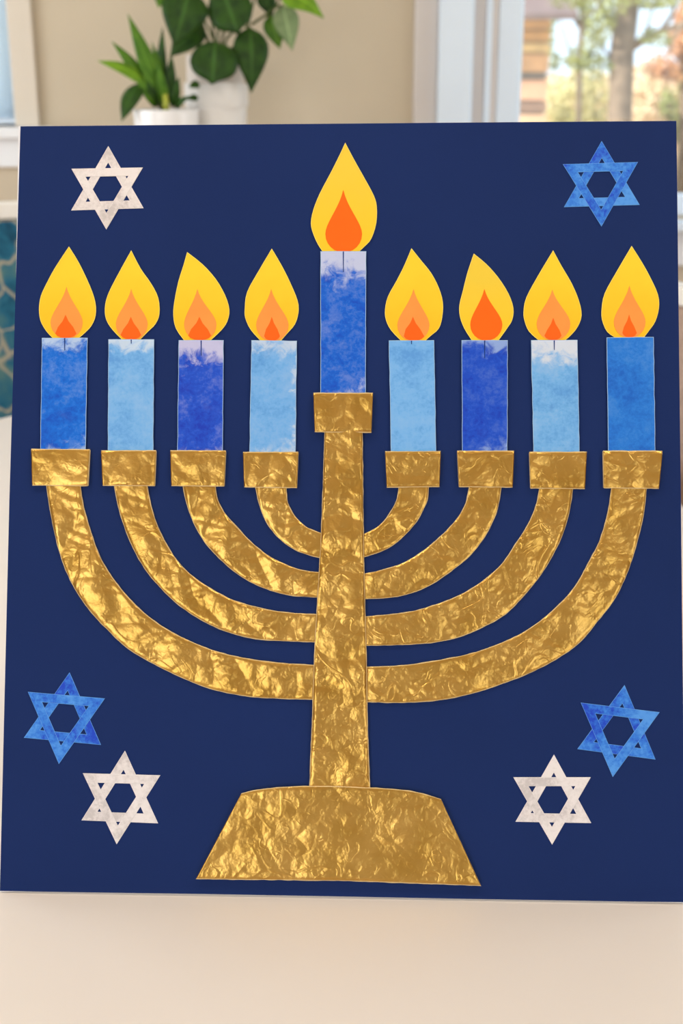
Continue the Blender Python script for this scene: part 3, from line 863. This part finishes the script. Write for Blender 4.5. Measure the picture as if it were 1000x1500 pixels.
def tri_band(tri, wband, z0, z1, mats, star):
    T = [Vector(p) for p in tri]
    ar = (T[1] - T[0]).cross(T[2] - T[0])
    if ar < 0: T = T[::-1]
    def inset(d):
        out = []
        for i in range(3):
            a, b, c = T[i - 1], T[i], T[(i + 1) % 3]
            e1, e2 = (b - a).normalized(), (c - b).normalized()
            n1, n2 = Vector((-e1.y, e1.x)), Vector((-e2.y, e2.x))
            k = (n1 + n2); k = k * (2.0 / k.length_squared)
            out.append(b + k * d)
        return out
    r = 0.28 * MM
    rings = [(T, z0), (T, z1 - 0.1 * MM), (inset(r), z1), (inset(wband - r), z1), (inset(wband), z1 - 0.1 * MM), (inset(wband), z0)]
    m = MB()
    ids = []
    for R_, z in rings:
        ids.append([m.vert((p.x, p.y, z), (p.x * 8 % 1, p.y * 8 % 1)) for p in R_])
    mi = [1, 1, 0, 1, 1, 0]
    for a in range(6):
        b = (a + 1) % 6
        for j in range(3):
            m.face((ids[a][j], ids[a][(j + 1) % 3], ids[b][(j + 1) % 3], ids[b][j]), mi[a])
    m.build('triangle_band', mats, star, uv=True)
for i, (blue, tips, lab) in enumerate(stars):
    st = empty('star'); st.parent = poster; st['label'] = lab
    uvp = [bp(*p) for p in tips]
    Rr = sum((Vector(uvp[k]) - Vector(uvp[(k + 3) % 6])).length for k in range(3)) / 6
    for k in (0, 1):
        mm = star_mat('star_wash_%d_%d' % (i, k), blue, 40 + i * 7.7 + k * 3.3)
        tri_band([uvp[k], uvp[k + 2], uvp[k + 4]], 0.198 * Rr, 0.05 * MM, (0.55 + 0.25 * k) * MM, [mm, M_STAR_EDGE[blue]], st)

# ---------------------------------------------------------------- plants behind the poster
PD = 3.02
stand_top = 1.06
pl0 = at(292, 250, PD)
stand = empty('plant_stand', (pl0.x, PD + 0.04, 0), label='pale wooden plant stand hidden behind the poster under the white pots', cat='plant stand')
MB().box((-0.20, -0.14, stand_top - 0.025), (0.20, 0.16, stand_top)).build('top', M_STAND, stand, bevel=0.004)
MB().box((-0.18, -0.12, 0.30), (0.18, 0.14, 0.32)).build('shelf', M_STAND, stand, bevel=0.003)
for a in (-0.17, 0.17):
    for b in (-0.11, 0.13):
        MB().box((a - 0.015, b - 0.015, 0), (a + 0.015, b + 0.015, stand_top - 0.025)).build('leg', M_STAND, stand, bevel=0.003)

def leaf(parent, base, tip, width, mat, shape='lance', droop=0.0, face=(0, -1, 0.25), cup=0.12, name='leaf', stemto=None):
    """one leaf blade from base to tip; face is the way its upper side looks"""
    o = parent.location
    b, t = Vector(base) - o, Vector(tip) - o
    ax = t - b; Ln = ax.length; ax.normalize()
    fn = Vector(face); fn = (fn - ax * fn.dot(ax)).normalized()
    sd = ax.cross(fn)
    m = MB(); nu, nv = 12, 6
    rows = []
    for i in range(nu + 1):
        s = i / nu
        if shape == 'lance': w_ = (math.sin(math.pi * s ** 0.75) ** 0.9) * (1 - 0.25 * s) if 0 < s < 1 else 0
        elif shape == 'round': w_ = math.sqrt(max(0, 1 - (2 * s - 0.93) ** 2 / 0.95)) * (1 if s < 0.75 else 1 - ((s - 0.75) / 0.25) ** 2 * 0.9) if s < 1 else 0
        else: w_ = (math.sin(math.pi * s ** 0.62)) if 0 < s < 1 else 0
        w_ = max(w_, 0.02)
        c = b + ax * Ln * s + fn * (droop * Ln * math.sin(math.pi * s))
        row = []
        for j in range(nv + 1):
            q_ = j / nv * 2 - 1
            row.append(m.vert(c + sd * (q_ * w_ * width / 2) + fn * (cup * width * (q_ * q_ - 0.4) * -0.5 * w_ + 0.02 * width * math.sin(s * 9 + q_ * 2)), ((q_ + 1) / 2, s)))
        rows.append(row)
    for i in range(nu):
        for j in range(nv):
            m.face((rows[i][j], rows[i][j + 1], rows[i + 1][j + 1], rows[i + 1][j]))
    ob = m.build(name, mat, parent, smooth=True, uv=True)
    so = ob.modifiers.new('thickness', 'SOLIDIFY'); so.thickness = 0.0008
    return ob
def stalk(parent, pts, r0, r1, mat):
    o = parent.location
    n = len(pts)
    return MB().tube([Vector(p) - o for p in pts], [r0 + (r1 - r0) * k / (n - 1) for k in range(n)], 8).build('stem', mat, parent, smooth=True)

# small plant with lance leaves
pc = at(243, 160, PD - 0.02)
pt = empty('potted_plant', (pc.x, PD - 0.02, stand_top), label='small plant with pointed lance leaves in a low white pot', cat='plant', group='potted plants behind the poster')
hz = pc.z - stand_top
rp = 0.0725
MB().lathe([(rp * 0.72, 0), (rp * 0.80, 0.01), (rp * 0.96, hz * 0.7), (rp, hz - 0.006), (rp, hz), (rp - 0.006, hz), (rp - 0.008, hz - 0.02), (rp - 0.010, hz - 0.03)], 40).build('pot', M_POT, pt, smooth=True)
MB().lathe([(rp - 0.009, hz - 0.03), (rp - 0.009, hz - 0.012), (0.01, hz - 0.008)], 24).build('soil', M_SOIL, pt)
root = lambda x, y, dy=0.0: at(x, y, PD - 0.02 + dy)
for (bx, by, tx_, ty_, wpx, mat, dp, fc, ddy) in [
    (238, 152, 187, 20, 27, M_LEAF_MID, 0.06, (0.2, -1, 0.2), -0.01),
    (214, 122, 142, 89, 22, M_LEAF_BRIGHT, 0.12, (0, -0.8, 0.7), -0.05),
    (218, 128, 163, 60, 18, M_LEAF_MID, 0.10, (0.2, -1, 0.4), 0.0),
    (205, 122, 178, 178, 30, M_LEAF_DARK, 0.10, (-0.3, -1, 0.3), -0.06),
    (236, 140, 238, 40, 20, M_LEAF_DARK, 0.03, (-0.4, -1, 0.1), 0.02),
    (248, 152, 251, 78, 18, M_LEAF_DARK, 0.03, (0.4, -1, 0.1), 0.0),
    (236, 158, 203, 82, 20, M_LEAF_MID, 0.05, (0.3, -1, 0.2), -0.02),
    (243, 150, 222, 60, 16, M_LEAF_MID, 0.05, (0.5, -1, 0.2), 0.01),
    (228, 158, 216, 116, 16, M_LEAF_DARK, 0.05, (0, -1, 0.2), -0.03),
    (252, 158, 262, 112, 15, M_LEAF_DARK, 0.05, (0.3, -1, 0.2), -0.01),
    (232, 156, 196, 108, 18, M_LEAF_MID, 0.06, (0.2, -1, 0.3), -0.03),
    (240, 156, 232, 92, 18, M_LEAF_MID, 0.04, (0.1, -1, 0.2), -0.02),
    (256, 158, 280, 140, 12, M_LEAF_DARK, 0.10, (0.1, -1, 0.5), -0.05)]:
    leaf(pt, root(bx, by, ddy * 0.3), root(tx_, ty_, ddy), wpx / 600.0, mat, 'lance', dp, fc)
rt = root(243, 162)
for (ex, ey, ddy) in ((214, 122, -0.015), (218, 128, 0), (205, 122, -0.02), (236, 140, 0.006), (236, 152, 0)):
    stalk(pt, [rt + Vector((0, 0, -0.01)), (rt + root(ex, ey, ddy)) / 2 + Vector((0, -0.004, 0)), root(ex, ey, ddy)], 0.004, 0.003, M_STEM)
stalk(pt, [root(243, 166, -0.03), root(243, 150, -0.03), root(242, 138, -0.028)], 0.008, 0.006, M_STEM_YEL)

# larger round-leaved plant in a tall folded planter
QD = PD + 0.10
qc = at(316, 122, QD)
qt = empty('potted_plant', (qc.x, QD, stand_top), label='larger plant with round dark leaves in a tall white folded planter', cat='plant', group='potted plants behind the poster')
zc1, zc0 = qc.z - stand_top, at(316, 156, QD).z - stand_top
zl = at(316, 80, QD).z - stand_top
rq = 0.0735
MB().lathe([(rq * 0.84, 0), (rq * 0.9, 0.01), (rq * 0.95, zc0), (rq * 0.9, zc0), (rq * 0.88, zc0 - 0.02)], 40).build('planter_body', M_POT2, qt, smooth=False)
m_ = MB()
prof = [(rq * 0.96, zc0 - 0.004), (rq * 1.0, zc0 + 0.006), (rq * 0.99, zc1), (rq * 0.93, zc1), (rq * 0.90, zc0)]
n_ = 40; rings_ = []
for r, z in prof:
    rings_.append([m_.vert(((r + 0.0018 * math.sin(5 * 2 * math.pi * j / n_)) * math.cos(2 * math.pi * j / n_), (r + 0.0018 * math.sin(5 * 2 * math.pi * j / n_)) * math.sin(2 * math.pi * j / n_), z + 0.002 * math.sin(3 * 2 * math.pi * j / n_ + z * 60))) for j in range(n_)])
for r0, r1 in zip(rings_, rings_[1:]):
    for j in range(n_): m_.face((r0[j], r0[(j + 1) % n_], r1[(j + 1) % n_], r1[j]))
m_.build('folded_collar', M_POT2, qt)
MB().lathe([(rq * 0.90, zc1 - 0.03), (rq * 0.90, zl), (rq * 0.86, zl), (rq * 0.85, zl - 0.03)], 40).build('liner', M_POT3, qt)
MB().lathe([(rq * 0.85, zl - 0.03), (rq * 0.85, zl - 0.012), (0.01, zl - 0.01)], 24).build('soil', M_SOIL, qt)
qa = lambda x, y, dy=0.0: at(x, y, QD + dy)
LV = [  # base px, tip px, width px, material, shape, droop, facing, depth of base and tip
    (279, -14, 255, 68, 60, M_LEAF_DARK, 'oval', 0.06, (0.1, -1, 0.35), -0.06, -0.09),
    (326, -16, 349, 50, 58, M_LEAF_DARK, 'round', 0.05, (-0.1, -1, 0.3), -0.05, -0.08),
    (316, 62, 311, 124, 62, M_LEAF_DARK, 'round', 0.08, (0, -1, 0.35), -0.08, -0.11),
    (366, 40, 368, 136, 46, M_LEAF_DARK, 'oval', 0.10, (0.25, -1, 0.25), -0.05, -0.07),
    (414, -10, 474, 26, 40, M_LEAF_BRIGHT, 'oval', 0.12, (0.1, -0.7, 0.8), -0.04, -0.06),
    (414, 8, 428, 74, 34, M_LEAF_SAGE, 'oval', 0.06, (0.1, -1, 0.1), 0.0, -0.02),
    (396, 22, 410, 72, 28, M_LEAF_MID, 'oval', 0.06, (-0.1, -1, 0.2), 0.01, 0.0),
    (386, -12, 398, 26, 26, M_LEAF_DARK, 'oval', 0.04, (0.3, -1, 0.2), 0.02, 0.01),
    (296, 36, 248, 84, 40, M_LEAF_DARK, 'oval', 0.08, (-0.2, -1, 0.4), 0.0, -0.02),
    (240, -30, 232, 12, 26, M_LEAF_MID, 'oval', 0.05, (0, -1, 0.3), 0.02, 0.02),
    (300, -60, 270, -10, 50, M_LEAF_MID, 'oval', 0.05, (0, -1, 0.4), 0.0, -0.02),
    (352, -70, 380, -14, 50, M_LEAF_DARK, 'round', 0.05, (0, -1, 0.4), 0.0, -0.02),
    (292, 122, 276, 128, 12, M_LEAF_DARK, 'oval', 0.1, (0, -1, 0.5), -0.09, -0.10),
    (290, 142, 274, 146, 10, M_LEAF_DARK, 'oval', 0.1, (0, -1, 0.5), -0.09, -0.10)]
hub = qa(316, 70, -0.02)
for (bx, by, tx_, ty_, wpx, mat, shp, dp, fc, d0, d1) in LV:
    leaf(qt, qa(bx, by, d0), qa(tx_, ty_, d1), wpx / 575.0, mat, shp, dp, fc)
for pts in ([(316, 90, 0), (315, 64, -0.03), (300, 30, -0.05), (279, -14, -0.06)], [(316, 90, 0), (318, 60, -0.02), (322, 20, -0.04), (326, -16, -0.05)],
            [(316, 90, 0), (316, 76, -0.04), (316, 62, -0.08)], [(320, 90, 0), (332, 56, -0.02), (352, 36, -0.04), (366, 40, -0.05)],
            [(322, 90, 0), (360, 50, 0.0), (372, 0, 0.01), (376, -60, 0.01)], [(368, 36, 0.0), (386, 24, 0.0), (404, 10, -0.01), (414, -10, -0.04)],
            [(386, 24, 0.0), (396, 22, 0.01)], [(404, 10, -0.01), (414, 8, 0.0)], [(314, 90, 0), (304, 56, 0.0), (296, 36, 0.0)],
            [(373, -10, 0.01), (386, -12, 0.02)], [(312, 90, 0.01), (290, 10, 0.02), (240, -30, 0.02)], [(316, 90, 0.01), (308, 0, 0.02), (300, -60, 0)], [(318, 90, 0.01), (338, 0, 0.02), (352, -70, 0)]):
    stalk(qt, [qa(*p) for p in pts], 0.0032, 0.0022, M_STEM)

# ---------------------------------------------------------------- the garden outside the right window
tag(MB().box((-60, -40, -0.5), (60, 80, -0.25)).build('ground_outside', M_LAWN), kind='structure')

def foliage(name, parent, blobs, n, size, mat, seed):
    """loose leaves filling a set of ellipsoids (cx, cy, cz, rx, ry, rz), relative to the parent"""
    r = random.Random(seed)
    m = MB()
    wts = [b[3] * b[4] * b[5] for b in blobs]
    for _ in range(n):
        b = r.choices(blobs, wts)[0]
        while True:
            q_ = Vector((r.uniform(-1, 1), r.uniform(-1, 1), r.uniform(-1, 1)))
            if q_.length < 1: break
        p = Vector((b[0] + q_.x * b[3], b[1] + q_.y * b[4], b[2] + q_.z * b[5]))
        a = Vector((r.gauss(0, 1), r.gauss(0, 1), r.gauss(0, 1))).normalized()
        c = a.cross(Vector((r.gauss(0, 1), r.gauss(0, 1), r.gauss(0, 1)))).normalized()
        s = size * r.uniform(0.6, 1.3)
        i0 = [m.vert(p + a * s), m.vert(p + c * s * 0.5 + a.cross(c) * s * 0.12), m.vert(p - a * s), m.vert(p - c * s * 0.5 + a.cross(c) * s * 0.12)]
        m.face(i0)
    return tag(m.build(name, mat, parent), kind='stuff')

def rel(root_, x, y, d):
    return at(x, y, d) - root_.location
G = -0.25
def tree(px, d, dia, label, lean=0.0, height=7.0):
    x = at(px, 100, d).x
    t = empty('tree', (x, d, G), label=label, cat='tree', group='garden trees behind the right window')
    pts = [(0, 0, 0)] + [(lean * k / 8 + 0.03 * math.sin(k * 2.1), 0.02 * math.cos(k), height * k / 8) for k in range(1, 9)]
    MB().tube(pts, [dia / 2 * (1.25 if k == 0 else 1 - 0.07 * k) for k in range(9)], 12).build('trunk', M_BARK, t, smooth=True)
    return t
def branch(t, pts, r0, r1):
    n = len(pts)
    MB().tube([rel(t, *p) for p in pts], [r0 + (r1 - r0) * k / (n - 1) for k in range(n)], 8).build('branch', M_BARK, t, smooth=True)
def blobs_at(t, spec):
    out = []
    for x, y, d, rx, rz in spec:
        p = rel(t, x, y, d)
        k = d * 0.95 / FPX
        out.append((p.x, p.y, p.z, rx * k, 0.5 * (rx + rz) * k * 1.2, rz * k))
    return out

t1 = tree(908, 9.0, 0.185, 'thick grey tree trunk in the middle of the window with green leaves', 0.12)
branch(t1, [(920, 72, 9.0), (945, 56, 8.95), (968, 46, 8.9), (1000, 36, 8.8), (1060, 0, 8.7)], 0.032, 0.016)
branch(t1, [(900, 40, 9.0), (880, 10, 9.0), (860, -40, 9.0)], 0.03, 0.012)
branch(t1, [(968, 46, 8.9), (985, 20, 8.9), (995, -20, 8.9)], 0.018, 0.008)
foliage('foliage', t1, blobs_at(t1, [(880, 30, 8.9, 22, 30), (868, 66, 9.0, 18, 24), (895, -5, 8.8, 26, 16), (850, 90, 9.1, 26, 12), (905, 8, 8.8, 20, 12), (955, 0, 8.9, 46, 14), (838, 2, 9.2, 34, 10), (962, 55, 8.9, 26, 14), (880, 95, 9.0, 26, 14)]), 1500, 0.020, M_OUT_OLIVE, 3)
t2 = tree(849, 13.0, 0.062, 'slender dark trunk left of the thick tree outside', 0.05)
branch(t2, [(849, 40, 13), (835, 15, 13), (822, -15, 13)], 0.02, 0.008)
foliage('foliage', t2, blobs_at(t2, [(832, 4, 13, 30, 10), (812, 90, 13, 12, 14), (858, 20, 13, 12, 26), (845, 85, 13, 18, 18), (806, 40, 13, 6, 40)]), 800, 0.026, M_OUT_OLIVE, 4)
for pts, r0 in (([(849, 60, 13), (862, 30, 13), (872, -10, 13)], 0.012), ([(848, 100, 13), (832, 70, 13), (820, 30, 13), (815, -10, 13)], 0.012)):
    branch(t2, pts, r0, 0.005)
for pts in ([(945, 56, 8.95), (950, 30, 8.9), (962, -5, 8.9)], [(1000, 36, 8.8), (985, 60, 8.8), (978, 80, 8.8)], [(912, 20, 9.0), (930, 0, 8.9), (945, -20, 8.9)], [(900, 90, 9.0), (882, 70, 9.0), (862, 62, 9.0)], [(880, 10, 9.0), (862, 22, 9.0), (846, 20, 9.0)]):
    branch(t1, pts, 0.012, 0.004)
t3 = tree(1012, 11.0, 0.11, 'rust-leaved tree at the right edge of the window', -0.1)
branch(t3, [(1008, 110, 11), (990, 80, 11), (975, 60, 11)], 0.02, 0.01)
foliage('foliage', t3, blobs_at(t3, [(990, 60, 11, 16, 24), (975, 92, 11, 26, 16), (998, 30, 11, 10, 26), (1030, 40, 11, 40, 60), (982, 108, 11, 30, 14), (960, 100, 11, 18, 10)]), 2400, 0.028, M_OUT_ORANGE, 5)

def shrub(px, d, label, spec, n, size, mat, seed, stems=5):
    x = at(px, 150, d).x
    t = empty('shrub', (x, d, G), label=label, cat='shrub', group='garden shrubs behind the right window')
    r = random.Random(seed)
    bl = blobs_at(t, spec)
    for _ in range(stems):
        b = r.choice(bl)
        MB().tube([(r.uniform(-.08, .08), r.uniform(-.08, .08), 0), (b[0] * 0.5, b[1] * 0.5, b[2] * 0.6), (b[0], b[1], b[2] + b[5] * 0.5)], [0.018, 0.012, 0.005], 6).build('stem', M_BARK, t)
    foliage('foliage', t, bl, n, size, mat, seed)
shrub(835, 15.0, 'yellow-green shrub between the plank shed and the thick trunk', [(812, 150, 15, 22, 40), (842, 150, 15, 30, 50), (872, 145, 15, 24, 46), (850, 215, 15, 60, 50)], 4200, 0.034, M_OUT_YEL, 21)
shrub(955, 14.0, 'cream dry shrub right of the thick trunk', [(938, 130, 14, 26, 40), (962, 150, 14, 36, 52), (985, 160, 14, 30, 46), (950, 220, 14, 60, 60)], 4200, 0.034, M_OUT_TAN, 22)
shrub(1000, 12.0, 'olive shrub in front of the cream one at the window edge', [(978, 150, 12, 12, 26), (998, 175, 12, 20, 34), (1010, 130, 12, 20, 26)], 700, 0.030, M_OUT_OLIVE, 23)
shrub(905, 19.0, 'wide tan thicket farthest back in the garden', [(800, 160, 19, 60, 56), (860, 160, 19, 60, 58), (920, 160, 19, 60, 62), (980, 160, 19, 60, 60), (1040, 160, 19, 60, 60), (880, 240, 19, 160, 50)], 5200, 0.062, M_OUT_TAN, 24, 9)

# timber shed seen at the left edge of the glass
SD = 10.0
sx1 = at(803, 100, SD).x
shed = empty('garden_shed', (sx1 - 0.9, SD, G), label='tan plank shed at the left edge of the window glass', cat='shed')
rows = [(-60, 22, S(120, 100, 96)), (22, 44, S(232, 190, 146)), (44, 62, S(222, 176, 124)), (62, 78, S(238, 204, 150)), (78, 107, S(226, 180, 138)),
        (107, 115, S(150, 140, 134)), (115, 148, S(216, 172, 146)), (148, 166, S(150, 124, 110)), (166, 200, S(222, 186, 158)), (200, 240, S(214, 170, 140)), (240, 290, S(206, 166, 134)), (290, 400, S(200, 160, 130))]
MB().box((-0.88, 0.03, 0), (0.885, 1.6, 2.42)).build('shed_body', mottled('shed_timber', S(150, 124, 104), 0.1, 6, 0.9), shed)
for k, (y0, y1, c) in enumerate(rows):
    if k == 0: continue
    z1, z0 = at(790, y0, SD).z - G, at(790, y1, SD).z - G
    z0 = max(z0, 0.0)
    if z1 <= 0.02: continue
    pb = MB().box((-0.9, -0.012 - 0.008 * (k % 2), z0 + 0.006), (0.9, 0.03, z1 - 0.006))
    pb.build('plank', mottled('shed_plank_%d' % k, c, 0.12, 9, 0.85, 0.1), shed)
zr = at(790, 22, SD).z - G
m_ = MB()
rid = [m_.vert(p) for p in ((-1.1, -0.25, zr - 0.04), (1.05, -0.25, zr - 0.04), (1.05, 0.9, zr + 0.55), (-1.1, 0.9, zr + 0.55), (1.05, 1.9, zr - 0.04), (-1.1, 1.9, zr - 0.04),
                            (-1.1, -0.25, zr), (1.05, -0.25, zr), (1.05, 0.9, zr + 0.6), (-1.1, 0.9, zr + 0.6), (1.05, 1.9, zr), (-1.1, 1.9, zr))]
for f in ((0, 3, 2, 1), (3, 5, 4, 2), (6, 7, 8, 9), (9, 8, 10, 11), (0, 1, 7, 6), (5, 11, 10, 4), (1, 2, 8, 7), (2, 4, 10, 8), (0, 6, 9, 3), (3, 9, 11, 5)):
    m_.face([rid[q_] for q_ in f])
m_.build('roof', mottled('grey_brown_shingle', S(124, 106, 104), 0.15, 8, 0.9), shed)
